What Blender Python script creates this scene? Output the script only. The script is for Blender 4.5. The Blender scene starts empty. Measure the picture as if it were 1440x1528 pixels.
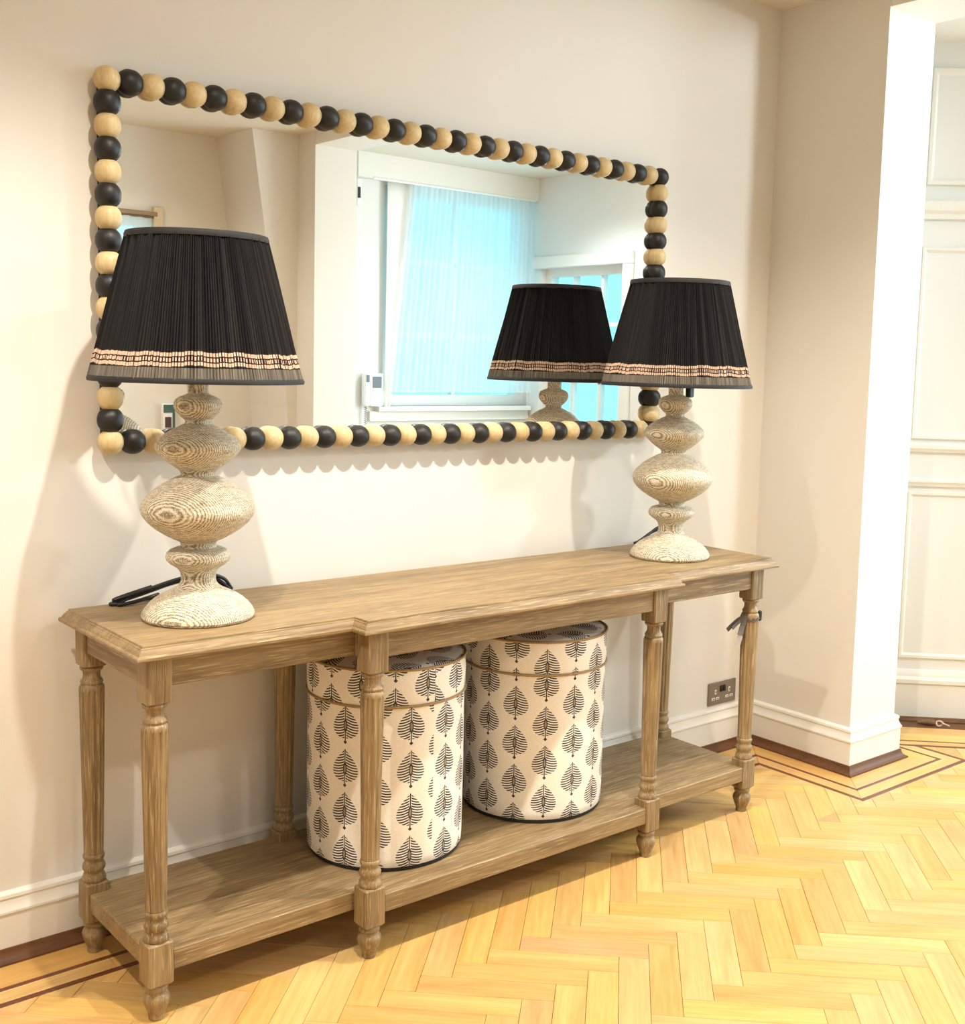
import bpy, math, random
from mathutils import Vector, Matrix
random.seed(7)
SC = bpy.context.scene
COL = SC.collection

# ------------------------------------------------------------------ camera
cam_d = bpy.data.cameras.new('camera'); cam = bpy.data.objects.new('camera', cam_d); COL.objects.link(cam)
cam_d.sensor_fit = 'HORIZONTAL'; cam_d.sensor_width = 36.0
cam_d.lens = 36.0 * 1742.86 / 1440.0
cam_d.shift_x = (720 - 800.45) / 1440.0
cam_d.shift_y = -(764 - 718.5) / 1440.0
cam_d.clip_start = 0.05; cam_d.clip_end = 100
_r = Vector((0.75928577, -0.65018481, 0.02729167)); _u = Vector((0.04623838, 0.09573454, 0.99433239)); _f = Vector((0.64911257, 0.75372051, -0.10275336))
cam.matrix_world = Matrix(((_r.x, _u.x, -_f.x, -1.8409), (_r.y, _u.y, -_f.y, -2.6009), (_r.z, _u.z, -_f.z, 1.3599), (0, 0, 0, 1)))
SC.camera = cam

# ------------------------------------------------------------------ world, lights, exposure
SC.view_settings.view_transform = 'Standard'; SC.view_settings.look = 'None'
SC.view_settings.gamma = 1.0; SC.view_settings.use_curve_mapping = False
SC.view_settings.exposure = -0.18
W = bpy.data.worlds.new('sky'); SC.world = W; W.use_nodes = True
bg = W.node_tree.nodes['Background']; bg.inputs[0].default_value = (0.24, 0.80, 1.0, 1); bg.inputs[1].default_value = 2.1

CEIL = 2.582
WARM = (1.0, 0.91, 0.79)
COOL = (0.86, 0.95, 1.0)
def area(name, loc, direction, sx, sy, power, color):
    l = bpy.data.lights.new(name, 'AREA'); l.shape = 'RECTANGLE'; l.size = sx; l.size_y = sy; l.energy = power; l.color = color
    o = bpy.data.objects.new(name, l); COL.objects.link(o); o.location = loc
    o.rotation_euler = Vector(direction).to_track_quat('-Z', 'Y').to_euler()
    return o
# added cool fill light, set in an unseen window added to the right wall
area('added_window_fill', (3.50, -1.50, 1.40), (-1, 0, 0), 1.70, 2.0, 120, (0.88, 0.96, 1.0))
# recessed downlights, then added fill lamps: (x, y, watts, spot angle)
DOWN = [(-0.82, -1.00, 146, 130, WARM, 0.022), (0.24, -1.00, 138, 130, WARM, 0.022), (-1.88, -1.00, 135, 130, WARM, 0.022), (1.20, -1.15, 38, 120, WARM, 0.03),
        (-1.1, -3.1, 48, 155, WARM, 0.06), (0.1, -3.05, 85, 155, WARM, 0.06), (2.05, -2.35, 190, 75, COOL, 0.12), (2.75, -2.60, 90, 140, COOL, 0.10)]  # four unseen fill lamps, added to brighten mirrored walls, table front and bay
AIM = {6: (0.95, 0.04, 1.45)}     # the added fill spot by the pier is tilted to whiten the back wall

# ------------------------------------------------------------------ node helpers
class X:
    """expression over math nodes"""
    nt = None
    def __init__(s, v): s.v = v
    @staticmethod
    def op(o, *a):
        n = X.nt.nodes.new('ShaderNodeMath'); n.operation = o
        for i, q in enumerate(a):
            q = q.v if isinstance(q, X) else q
            if isinstance(q, (int, float)): n.inputs[i].default_value = q
            else: X.nt.links.new(q, n.inputs[i])
        return X(n.outputs[0])
    def __add__(s, o): return X.op('ADD', s, o)
    def __radd__(s, o): return X.op('ADD', o, s)
    def __sub__(s, o): return X.op('SUBTRACT', s, o)
    def __rsub__(s, o): return X.op('SUBTRACT', o, s)
    def __mul__(s, o): return X.op('MULTIPLY', s, o)
    def __rmul__(s, o): return X.op('MULTIPLY', o, s)
    def __truediv__(s, o): return X.op('DIVIDE', s, o)
    def lt(s, o): return X.op('LESS_THAN', s, o)
    def gt(s, o): return X.op('GREATER_THAN', s, o)
    def abs(s): return X.op('ABSOLUTE', s)
    def fl(s): return X.op('FLOOR', s)
    def fr(s): return X.op('FRACT', s)
    def mx(s, o): return X.op('MAXIMUM', s, o)
    def mn(s, o): return X.op('MINIMUM', s, o)
    def sq(s): return X.op('SQRT', s)
    def sin(s): return X.op('SINE', s)

def new_mat(name):
    m = bpy.data.materials.new(name); m.use_nodes = True
    nt = m.node_tree; b = nt.nodes['Principled BSDF']
    return m, nt, b
def lk(nt, a, b): nt.links.new(a, b)
def S(r, g, b):
    f = lambda c: (c / 255 / 12.92) if c / 255 <= 0.04045 else ((c / 255 + 0.055) / 1.055) ** 2.4
    return (f(r), f(g), f(b), 1)
def ramp(nt, fac, stops):
    n = nt.nodes.new('ShaderNodeValToRGB')
    while len(n.color_ramp.elements) < len(stops): n.color_ramp.elements.new(0.5)
    for e, (p, c) in zip(n.color_ramp.elements, stops): e.position = p; e.color = c
    lk(nt, fac, n.inputs[0]); return n.outputs[0]
def mixc(nt, fac, a, b, blend='MIX'):
    n = nt.nodes.new('ShaderNodeMix'); n.data_type = 'RGBA'; n.blend_type = blend
    for i, q in ((0, fac), (6, a), (7, b)):
        q = q.v if isinstance(q, X) else q
        if isinstance(q, (int, float, tuple)): n.inputs[i].default_value = q
        else: lk(nt, q, n.inputs[i])
    return n.outputs[2]
def coord(nt, which='Object', scale=(1, 1, 1), rnd=0.0, rot=(0, 0, 0)):
    t = nt.nodes.new('ShaderNodeTexCoord'); m = nt.nodes.new('ShaderNodeMapping')
    m.inputs['Scale'].default_value = scale; m.inputs['Rotation'].default_value = rot
    lk(nt, t.outputs[which], m.inputs[0])
    if rnd:
        o = nt.nodes.new('ShaderNodeObjectInfo'); v = nt.nodes.new('ShaderNodeVectorMath'); v.operation = 'SCALE'
        v.inputs[0].default_value = (rnd, rnd * 1.7, rnd * 2.3); lk(nt, o.outputs['Random'], v.inputs['Scale'])
        lk(nt, v.outputs[0], m.inputs['Location'])
    return m.outputs[0]
def noise(nt, vec, scale=1, detail=3, rough=0.55, dist=0.0):
    n = nt.nodes.new('ShaderNodeTexNoise'); n.inputs['Scale'].default_value = scale; n.inputs['Detail'].default_value = detail
    n.inputs['Roughness'].default_value = rough; n.inputs['Distortion'].default_value = dist; lk(nt, vec, n.inputs['Vector']); return n.outputs[0]
def bump(nt, b, h, strength=0.2, dist=0.002):
    n = nt.nodes.new('ShaderNodeBump'); n.inputs['Strength'].default_value = strength; n.inputs['Distance'].default_value = dist
    lk(nt, h, n.inputs['Height']); lk(nt, n.outputs[0], b.inputs['Normal'])

def paint(name, c, rough=0.6, grain=0.05):
    m, nt, b = new_mat(name)
    n = noise(nt, coord(nt, 'Object', (1, 1, 1)), 3.0, 3)
    d = tuple(x * (1 - grain) for x in c[:3]) + (1,)
    lk(nt, ramp(nt, n, [(0.3, d), (0.7, c)]), b.inputs['Base Color'])
    b.inputs['Roughness'].default_value = rough
    bump(nt, b, noise(nt, coord(nt, 'Object', (1, 1, 1)), 260, 2), 0.06, 0.001)
    return m
def plain(name, c, rough=0.5, metal=0.0, noise_amt=0.12, nscale=40):
    m, nt, b = new_mat(name)
    n = noise(nt, coord(nt, 'Object'), nscale, 3)
    d = tuple(x * (1 - noise_amt) for x in c[:3]) + (1,)
    lk(nt, ramp(nt, n, [(0.3, d), (0.7, c)]), b.inputs['Base Color'])
    b.inputs['Roughness'].default_value = rough; b.inputs['Metallic'].default_value = metal
    return m
def wood(name, axis, dark, mid, light, rough=0.5, pore=0.6, ceruse=(0.55, 0.47, 0.38, 1), rnd=7.0, vary=0.0, k=1.0):
    m, nt, b = new_mat(name)
    def sc(l, s): return tuple((l if i == axis else s) * k for i in range(3))
    wide = noise(nt, coord(nt, 'Object', sc(1.3, 9), rnd), 1.0, 5, 0.6, 1.2)
    fine = noise(nt, coord(nt, 'Object', sc(5, 90), rnd), 1.0, 4, 0.65, 0.4)
    hair = noise(nt, coord(nt, 'Object', sc(14, 320), rnd), 1.0, 2, 0.5)
    c1 = ramp(nt, wide, [(0.28, dark), (0.5, mid), (0.72, light)])
    c2 = ramp(nt, fine, [(0.3, dark), (0.62, light)])
    c = mixc(nt, 0.42, c1, c2)
    hm = ramp(nt, hair, [(0.56, (0, 0, 0, 1)), (0.68, (1, 1, 1, 1))])
    X.nt = nt
    sep = nt.nodes.new('ShaderNodeSeparateColor'); lk(nt, hm, sep.inputs[0])
    c = mixc(nt, X(sep.outputs[0]) * pore, c, ceruse)
    if vary:
        o = nt.nodes.new('ShaderNodeObjectInfo')
        h = nt.nodes.new('ShaderNodeHueSaturation'); lk(nt, c, h.inputs['Color'])
        r = X(o.outputs['Random'])
        lk(nt, (r * vary + (1 - vary * 0.55)).v, h.inputs['Value'])
        lk(nt, ((r * 7.31).fr() * (vary * 0.6) + (1 - vary * 0.3)).v, h.inputs['Saturation'])
        lk(nt, ((r * 13.7).fr() * 0.016 + 0.492).v, h.inputs['Hue'])
        c = h.outputs[0]
    lk(nt, c, b.inputs['Base Color']); b.inputs['Roughness'].default_value = rough
    bump(nt, b, fine, 0.15, 0.0008)
    return m

OAK = [wood('limed_oak_' + 'xyz'[a], a, S(84, 64, 38), S(130, 106, 71), S(164, 140, 101), 0.5, 0.55, S(190, 170, 136)) for a in range(3)]
FLOOR_OAK = wood('golden_oak_floor', 0, S(184, 138, 78), S(208, 166, 100), S(222, 183, 120), 0.32, 0.25, S(196, 142, 70), vary=0.22)
FLOOR_OAK_Y = wood('golden_oak_floor_across', 1, S(184, 138, 78), S(208, 166, 100), S(222, 183, 120), 0.32, 0.25, S(196, 142, 70), vary=0.22)
WALNUT = wood('walnut_inlay', 0, S(84, 42, 20), S(106, 56, 28), S(126, 72, 38), 0.35, 0.2, S(70, 34, 16))
WALNUT_DARK = wood('walnut_cove', 0, S(70, 40, 18), S(98, 58, 28), S(116, 76, 40), 0.6, 0.2, S(50, 28, 16))
JOINT = plain('dark_joint', S(96, 62, 30), 0.9)
WALL = paint('cream_wall_paint', S(224, 220, 213), 0.75, 0.02)
WHITE = paint('white_trim_paint', S(230, 227, 220), 0.4, 0.015)
BAYW = paint('white_bay_paint', S(228, 227, 224), 0.6, 0.015)
CEILM = paint('ceiling_paint', S(226, 220, 208), 0.85, 0.02)
BLACKBEAD = plain('ebony_bead', S(20, 19, 20), 0.48, 0, 0.3, 60)
BLACKBACK = plain('black_backing', S(18, 16, 16), 0.6)
BEADW = wood('natural_bead_wood', 2, S(176, 150, 102), S(200, 176, 128), S(216, 196, 152), 0.5, 0.25, S(168, 138, 92), rnd=9, k=1.6)
BLACKPL = plain('black_plastic', S(20, 20, 22), 0.4)
STEEL = plain('brushed_steel', S(150, 142, 130), 0.38, 0.75, 0.1, 120)
WHITEPL = plain('white_plastic', S(238, 238, 236), 0.35, 0, 0.04)
DARKSCREEN = plain('dark_screen', S(40, 52, 62), 0.2)

# ------------------------------------------------------------------ mesh helpers
class MB:
    def __init__(s): s.v = []; s.f = []; s.uv = []; s.mi = []
    def add(s, vs, fs, uvs=None, mi=0):
        o = len(s.v); s.v += [tuple(p) for p in vs]
        for i, f in enumerate(fs):
            s.f.append(tuple(o + k for k in f)); s.mi.append(mi)
            s.uv.append(uvs[i] if uvs else None)
    def box(s, x0, x1, y0, y1, z0, z1, bev=0.0, mi=0):
        if bev <= 0:
            vs = [(x, y, z) for z in (z0, z1) for x, y in ((x0, y0), (x1, y0), (x1, y1), (x0, y1))]
            s.add(vs, [(3, 2, 1, 0), (4, 5, 6, 7), (0, 1, 5, 4), (1, 2, 6, 5), (2, 3, 7, 6), (3, 0, 4, 7)], mi=mi); return
        b = bev
        outl = lambda d: [(x0 + b + d, y0 + d), (x1 - b - d, y0 + d), (x1 - d, y0 + b + d), (x1 - d, y1 - b - d), (x1 - b - d, y1 - d), (x0 + b + d, y1 - d), (x0 + d, y1 - b - d), (x0 + d, y0 + b + d)]
        rings = [(outl(b), z0), (outl(0), z0 + b), (outl(0), z1 - b), (outl(b), z1)]
        s.rings([[(x, y, z) for x, y in o] for o, z in rings], cap=True, mi=mi)
    def rings(s, rs, cap=False, closed=True, mi=0, loop=False):
        n = len(rs[0]); vs = [p for r in rs for p in r]; fs = []
        m = len(rs)
        for i in range(m if loop else m - 1):
            for j in range(n if closed else n - 1):
                a, b2 = i * n + j, i * n + (j + 1) % n
                c, d = ((i + 1) % m) * n + (j + 1) % n, ((i + 1) % m) * n + j
                fs.append((a, b2, c, d))
        if cap:
            fs.append(tuple(range(n - 1, -1, -1))); fs.append(tuple((m - 1) * n + j for j in range(n)))
        s.add(vs, fs, mi=mi)
    def lathe(s, prof, n=48, c=(0, 0, 0), axis=2, flute=None, mi=0, cap=True):
        rs = []
        for r, z in prof:
            ring = []
            for k in range(n):
                t = 2 * math.pi * k / n
                rr = r * (flute(t, z) if flute else 1)
                p = (rr * math.cos(t), rr * math.sin(t), z)
                if axis == 0: p = (p[2], p[0], p[1])
                if axis == 1: p = (p[1], p[2], p[0])
                ring.append((c[0] + p[0], c[1] + p[1], c[2] + p[2]))
            rs.append(ring)
        s.rings(rs, cap=cap, mi=mi)
    def tube(s, pts, r, n=8, mi=0, closed=False):
        pts = [Vector(p) for p in pts]; rs = []; m = len(pts)
        up = Vector((0, 0, 1)); prev = None
        for i, p in enumerate(pts):
            t = (pts[(i + 1) % m] - pts[i - 1]) if closed else (pts[min(i + 1, m - 1)] - pts[max(i - 1, 0)])
            t.normalize()
            a = prev - t * prev.dot(t) if prev else t.cross(up)
            if a.length < 1e-4: a = t.cross(Vector((1, 0, 0)))
            a.normalize(); b = t.cross(a); prev = a
            rr = r[i] if isinstance(r, (list, tuple)) else r
            rs.append([tuple(p + (a * math.cos(2 * math.pi * k / n) + b * math.sin(2 * math.pi * k / n)) * rr) for k in range(n)])
        s.rings(rs, cap=not closed, mi=mi, loop=closed)
    def build(s, name, mat, parent=None, smooth=None, loc=None):
        me = bpy.data.meshes.new(name); me.from_pydata(s.v, [], s.f)
        if any(u is not None for u in s.uv):
            l = me.uv_layers.new(name='UVMap'); k = 0
            for p, u in zip(me.polygons, s.uv):
                for q in range(p.loop_total):
                    l.data[p.loop_start + q].uv = u[q] if u else (0, 0)
        for m in (mat if isinstance(mat, (list, tuple)) else [mat]): me.materials.append(m)
        for p, i in zip(me.polygons, s.mi): p.material_index = i
        me.validate(); me.update()
        if smooth:
            for p in me.polygons: p.use_smooth = True
            me.set_sharp_from_angle(angle=math.radians(smooth))
        o = bpy.data.objects.new(name, me); COL.objects.link(o)
        if parent: o.parent = parent
        if loc: o.location = loc
        return o
def empty(name, loc=(0, 0, 0), rz=0):
    o = bpy.data.objects.new(name, None); COL.objects.link(o); o.location = loc; o.rotation_euler = (0, 0, rz); o.empty_display_size = 0.05
    return o
def tag(o, label, cat, group=None):
    o['label'] = label; o['category'] = cat
    if group: o['group'] = group
    return o
def struct(o, label=None):
    o['kind'] = 'structure'
    if label: o['label'] = label
    return o
def copy_tree(o, parent=None):
    c = o.copy(); COL.objects.link(c); c.parent = parent
    for ch in list(o.children): copy_tree(ch, c)
    return c
def boxobj(name, mat, b, parent=None, bev=0.0):
    m = MB(); m.box(*b, bev=bev); return m.build(name, mat, parent)
def offset(poly, d):
    """inset a CCW polygon by d (mitred)"""
    n = len(poly); out = []
    for i in range(n):
        p0, p1, p2 = (Vector(poly[i - 1]), Vector(poly[i]), Vector(poly[(i + 1) % n]))
        e1 = (p1 - p0).normalized(); e2 = (p2 - p1).normalized()
        n1 = Vector((-e1.y, e1.x)); n2 = Vector((-e2.y, e2.x))
        k = (n1 + n2) / (1 + n1.dot(n2))
        out.append(tuple(p1 + k * d))
    return out
def sweep(path, prof):
    """mouldings: path in plan, room on the left of travel; prof = (distance from wall, z)"""
    path = [Vector(p) for p in path]; n = len(path); mb = MB(); rs = []
    for i in range(n):
        ns = []
        if i > 0: e = (path[i] - path[i - 1]).normalized(); ns.append(Vector((-e.y, e.x)))
        if i < n - 1: e = (path[i + 1] - path[i]).normalized(); ns.append(Vector((-e.y, e.x)))
        k = ns[0] if len(ns) == 1 else (ns[0] + ns[1]) / (1 + ns[0].dot(ns[1]))
        rs.append([(path[i].x + k.x * d, path[i].y + k.y * d, z) for d, z in prof])
    mb.rings(rs, cap=True, closed=True)
    return mb

# ------------------------------------------------------------------ the room
YW = 0.04                       # face of the back wall
PX0, PX1, PY = 1.490, 1.757, -0.392   # pier
RX = 3.40                       # right wall of the bay
def wall(name, mat, b): return struct(boxobj(name, mat, b))
wall('wall_back', WALL, (-3.2, 1.60, YW, YW + 0.15, -0.02, 2.75))
wall('wall_pier', WALL, (PX0, PX1, PY, 0.45, -0.02, 2.75))
# splayed bay wall on x + y = 2.05
def splay_pt(x, off=0.0):
    return (x - off / math.sqrt(2), 2.05 - x - off / math.sqrt(2))
mb = MB(); a0, a1 = splay_pt(1.62), splay_pt(2.62)
t = 0.15 / math.sqrt(2)
q = [a0, a1, (a1[0] + t, a1[1] + t), (a0[0] + t, a0[1] + t)]
mb.rings([[(x, y, z) for x, y in q] for z in (-0.02, 2.75)], cap=True)
splay = struct(mb.build('wall_splay', BAYW))
wall('wall_bay_return', BAYW, (a1[0] - 0.03, RX + 0.15, a1[1], a1[1] + 0.15, -0.02, 2.75))
# right wall: tall unseen window added for fill light, lower one seen in mirror
W2 = (-2.36, -0.64, 0.40, 2.40); W3 = (-3.45, -2.65, 0.86, 1.98)
mb = MB()
for y0, y1, z0, z1 in ((a1[1] + 0.1, W2[1], -0.02, 2.75), (W2[0], W2[1], -0.02, W2[2]), (W2[0], W2[1], W2[3], 2.75), (W3[1], W2[0], -0.02, 2.75),
                       (W3[0], W3[1], -0.02, W3[2]), (W3[0], W3[1], W3[3], 2.75), (-3.80, W3[0], -0.02, 2.75)):
    mb.box(RX, RX + 0.15, min(y0, y1), max(y0, y1), z0, z1)
struct(mb.build('wall_right', BAYW))
# window wall of the bay, facing the mirror
YB = -3.56; W1 = (2.20, 3.385, 1.05, 2.42)
mb = MB()
for x0, x1, z0, z1 in ((1.70, W1[0], -0.02, 2.75), (W1[0], W1[1], -0.02, W1[2]), (W1[0], W1[1], W1[3], 2.75), (W1[1], RX + 0.15, -0.02, 2.75)):
    mb.box(x0, x1, YB - 0.15, YB, z0, z1)
struct(mb.build('wall_bay_window', BAYW))
wall('wall_pier_front', WALL, (PX0, PX1, -3.8, -3.17, -0.02, 2.75))
# boxed breast with a raking side
mb = MB()
fr = [(1.47, -0.02), (1.60, -0.02), (1.60, 2.7), (1.19, 2.7), (1.43, 1.05)]
mb.rings([[(x, y, z) for x, z in fr] for y in (-3.36, -3.95)], cap=True)
struct(mb.build('wall_breast', WALL))
# street wall with the small window
YF = -3.81; W4 = (0.10, 0.83, 1.45, 2.10)
mb = MB()
for x0, x1, z0, z1 in ((-3.2, W4[0], -0.02, 2.75), (W4[0], W4[1], -0.02, W4[2]), (W4[0], W4[1], W4[3], 2.75), (W4[1], 1.60, -0.02, 2.75)):
    mb.box(x0, x1, YF - 0.15, YF, z0, z1)
struct(mb.build('wall_front', WALL))
wall('wall_left', WALL, (-3.35, -3.2, -4.0, 0.2, -0.02, 2.75))
mb = MB(); mb.box(-3.35, 1.50, -4.05, 0.2, CEIL, CEIL + 0.12); mb.box(PX1, RX + 0.2, -4.0, 0.6, CEIL, CEIL + 0.12)
struct(mb.build('ceiling', CEILM))
struct(boxobj('trim_beam', WHITE, (PX0 + 0.003, PX1 - 0.003, -3.17, PY, 2.51, 2.70)))

# skirting boards and dark coves
SK = [(0, 0), (0.018, 0), (0.018, 0.106), (0.0215, 0.109), (0.0215, 0.114), (0.016, 0.122), (0.0125, 0.133), (0.012, 0.139), (0.0145, 0.142), (0.0135, 0.149), (0.006, 0.154), (0, 0.155)]
CV = [(0.0, 0), (0.041, 0), (0.041, 0.005), (0.033, 0.008), (0.027, 0.014), (0.0235, 0.022), (0.022, 0.029), (0.018, 0.030), (0, 0.030)]
room_path = [(PX1, 0.28), (PX1, PY), (PX0, PY), (PX0, YW), (-3.2, YW)]
room_path2 = room_path[:]
struct(sweep(room_path, SK).build('baseboard_back', WHITE, smooth=25))
struct(sweep(room_path, CV).build('trim_cove', WALNUT_DARK, smooth=25))
SK2 = [(0, 0), (0.02, 0), (0.02, 0.140), (0.026, 0.146), (0.026, 0.160), (0.018, 0.172), (0.016, 0.186), (0.010, 0.196), (0, 0.198)]
sp_path = [splay_pt(2.60), splay_pt(1.66)]
struct(sweep(sp_path, SK2).build('baseboard_splay', WHITE, smooth=25))
struct(sweep(sp_path, [(0, 0), (0.05, 0), (0.05, 0.004), (0.03, 0.006), (0.02, 0.012), (0, 0.012)]).build('trim_splay_cove', WALNUT_DARK, smooth=25))
struct(sweep(sp_path, [(0, 1.050), (0.012, 1.052), (0.016, 1.060), (0.022, 1.066), (0.022, 1.078), (0.012, 1.086), (0, 1.088)]).build('trim_dado_upper', WHITE, smooth=25))
struct(sweep(sp_path, [(0, 0.918), (0.010, 0.920), (0.013, 0.930), (0.018, 0.936), (0.018, 0.944), (0.008, 0.951), (0, 0.952)]).build('trim_dado_lower', WHITE, smooth=25))
struct(sweep(sp_path, [(0, 1.930), (0.018, 1.932), (0.018, 1.950), (0.030, 1.962), (0.034, 1.984), (0.034, 1.996), (0, 2.000)]).build('trim_picture_rail', WHITE, smooth=25))
def splay_frame(name, s0, s1, z0, z1, w, d):
    """raised moulding frame on the splayed wall"""
    mb = MB(); e = Vector((1, -1, 0)).normalized(); nn = Vector((-1, -1, 0)).normalized()
    o = Vector((*splay_pt(s0), 0)); L = (Vector((*splay_pt(s1), 0)) - o).length
    def ring(i, h): return [tuple(o + e * a + nn * h + Vector((0, 0, b))) for a, b in ((i, z0 + i), (L - i, z0 + i), (L - i, z1 - i), (i, z1 - i))]
    mb.rings([ring(0, 0), ring(0.004, d), ring(w * 0.6, d), ring(w, 0.0)])
    return struct(mb.build(name, WHITE))
splay_frame('trim_panel_upper', 2.18, 2.56, 2.055, 2.487, 0.028, 0.014)
splay_frame('trim_panel_middle', 2.18, 2.56, 1.10, 1.83, 0.022, 0.010)
splay_frame('trim_panel_lower', 2.18, 2.56, 0.24, 0.90, 0.022, 0.008)

# bay windows: frames, glazing bars, panes
def glass_mat():
    m, nt, b = new_mat('window_glass'); b.inputs['Base Color'].default_value = (0.9, 0.98, 1, 1)
    out = nt.nodes['Material Output']; tr = nt.nodes.new('ShaderNodeBsdfTransparent'); gl = nt.nodes.new('ShaderNodeBsdfGlossy'); gl.inputs['Roughness'].default_value = 0.02
    mx = nt.nodes.new('ShaderNodeMixShader'); mx.inputs[0].default_value = 0.05
    lk(nt, tr.outputs[0], mx.inputs[1]); lk(nt, gl.outputs[0], mx.inputs[2]); lk(nt, mx.outputs[0], out.inputs[0]); return m
GLASS = glass_mat()
def window(name, axis, pos, out, a0, a1, z0, z1, cols, rows, label):
    """axis 0: spans x at y=pos; axis 1: spans y at x=pos; out = direction sign to the outdoors"""
    root = struct(empty(name, ((a0 + a1) / 2, pos, z0) if axis == 0 else (pos, (a0 + a1) / 2, z0)), label)
    ox, oy, oz = root.location
    def bx(nm, mat, u0, u1, d0, d1, w0, w1):
        d = sorted((pos + out * d0, pos + out * d1))
        b = (u0, u1, d[0], d[1], w0, w1) if axis == 0 else (d[0], d[1], u0, u1, w0, w1)
        b = (b[0] - ox, b[1] - ox, b[2] - oy, b[3] - oy, b[4] - oz, b[5] - oz)
        return boxobj(nm, mat, b, root)
    w = 0.055
    bx('frame_stile', WHITE, a0, a0 + w, 0.04, 0.11, z0, z1); bx('frame_stile', WHITE, a1 - w, a1, 0.04, 0.11, z0, z1)
    bx('frame_rail', WHITE, a0 + w, a1 - w, 0.04, 0.11, z0, z0 + w * 1.3); bx('frame_rail', WHITE, a0 + w, a1 - w, 0.04, 0.11, z1 - w, z1)
    bx('sill', WHITE, a0 - 0.05, a1 + 0.0, -0.05, 0.04, z0 - 0.03, z0)
    for i in range(1, cols): c = a0 + (a1 - a0) * i / cols; bx('glazing_bar', WHITE, c - 0.012, c + 0.012, 0.06, 0.10, z0 + w, z1 - w)
    for i in range(1, rows): c = z0 + (z1 - z0) * i / rows; bx('glazing_bar', WHITE, a0 + w, a1 - w, 0.06, 0.10, c - 0.014, c + 0.014)
    bx('pane', GLASS, a0 + w, a1 - w, 0.078, 0.083, z0 + w * 1.3, z1 - w)
    return root
window('window_1', 0, YB, -1, W1[0], W1[1], W1[2], W1[3], 2, 3, 'white sash window behind the sheer, seen in the mirror')
window('added_fill_window', 1, RX, 1, W2[0], W2[1], W2[2], W2[3], 2, 3, 'tall white window added in the right wall for fill light')
window('window_3', 1, RX, 1, W3[0], W3[1], W3[2], W3[3], 3, 3, 'low side window of the bay with glazing bars')
window('window_4', 0, YF, -1, W4[0], W4[1], W4[2], W4[3], 2, 2, 'small window at the left edge of the mirror')
for i, (nm, b) in enumerate([('trim_pelmet', (1.97, RX, YB, YB + 0.06, 2.43, 2.585)), ('trim_architrave', (PX1, 1.985, YB, YB + 0.03, -0.02, 2.43)),
                            ('trim_apron', (2.10, 3.39, YB, YB + 0.02, 0.955, 1.02))]):
    struct(boxobj(nm, WHITE, b, bev=0.004))
struct(boxobj('trim_casing', WHITE, (RX - 0.03, RX, -2.65, -2.57, 0.86, 1.979), bev=0.004))
struct(boxobj('trim_head', WHITE, (RX - 0.03, RX, -3.53, -2.57, 1.98, 2.06), bev=0.004))
struct(boxobj('trim_small_window', plain('taupe_casing', S(214, 196, 168), 0.6), (0.83, 0.885, YF, YF + 0.025, 1.38, 2.155), bev=0.003))
struct(boxobj('trim_small_window_head', plain('taupe_rail', S(150, 128, 100), 0.6), (0.05, 0.85, YF, YF + 0.03, 2.10, 2.125), bev=0.003))

# ------------------------------------------------------------------ floor
floor = struct(boxobj('floor', JOINT, (-3.2, RX, -3.9, 0.6, -0.05, -0.010)))
BORD_OUT = 0.022 - 0.188     # y of border lines (wall side, herringbone side)
def prism(pts, z0=-0.010, z1=0.0, g=0.00045):
    """low prism with a small eased top edge, for floor pieces; pts CCW"""
    p0 = offset(pts, g); p1 = offset(pts, g + 0.0004)
    mb = MB(); mb.rings([[(x, y, z0) for x, y in p0], [(x, y, z1 - 0.0005) for x, y in p0], [(x, y, z1) for x, y in p1]], cap=True)
    return mb
def clip(poly, nx, ny, c):
    """keep nx*x+ny*y <= c"""
    out = []
    for i in range(len(poly)):
        p, q2 = poly[i], poly[(i + 1) % len(poly)]
        dp, dq = nx * p[0] + ny * p[1] - c, nx * q2[0] + ny * q2[1] - c
        if dp <= 0: out.append(p)
        if (dp < 0 < dq) or (dq < 0 < dp):
            k = dp / (dp - dq); out.append((p[0] + (q2[0] - p[0]) * k, p[1] + (q2[1] - p[1]) * k))
    # drop doubles
    o2 = []
    for p in out:
        if not o2 or (abs(p[0] - o2[-1][0]) + abs(p[1] - o2[-1][1])) > 1e-5: o2.append(p)
    if len(o2) > 1 and abs(o2[0][0] - o2[-1][0]) + abs(o2[0][1] - o2[-1][1]) < 1e-5: o2.pop()
    return o2
def parea(p): return 0.5 * sum(p[i][0] * p[(i + 1) % len(p)][1] - p[(i + 1) % len(p)][0] * p[i][1] for i in range(len(p))) if len(p) > 2 else 0
BW, BL = 0.0686, 0.300; BO = Vector((-0.067, -0.638)); R2 = 1 / math.sqrt(2)
e1 = Vector((R2, -R2)); e2 = Vector((R2, R2))
def w2(a, b): return BO + e1 * a + e2 * b
PL, PR, PF = PX0 - 0.188, PX1 + 0.188, PY - 0.188     # pier border outer lines
SPL = 1.55                            # x + y limit along the splay
cell = []
for j in range(-9, 5):
    for k in range(-40, 50):
        a, b = k * BW + j * BL, k * BW - j * BL
        cell.append((a, a + BL, b, b + BW, 0)); cell.append((a, a + BW, b + BW, b + BW + BL, 1))
full_mesh = None; near = []; far = MB()
def to_local(p, c, ang):
    d = Vector(p) - c; cs, sn = math.cos(-ang), math.sin(-ang); return (d.x * cs - d.y * sn, d.x * sn + d.y * cs)
view_inv = cam.matrix_world.inverted()
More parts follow.
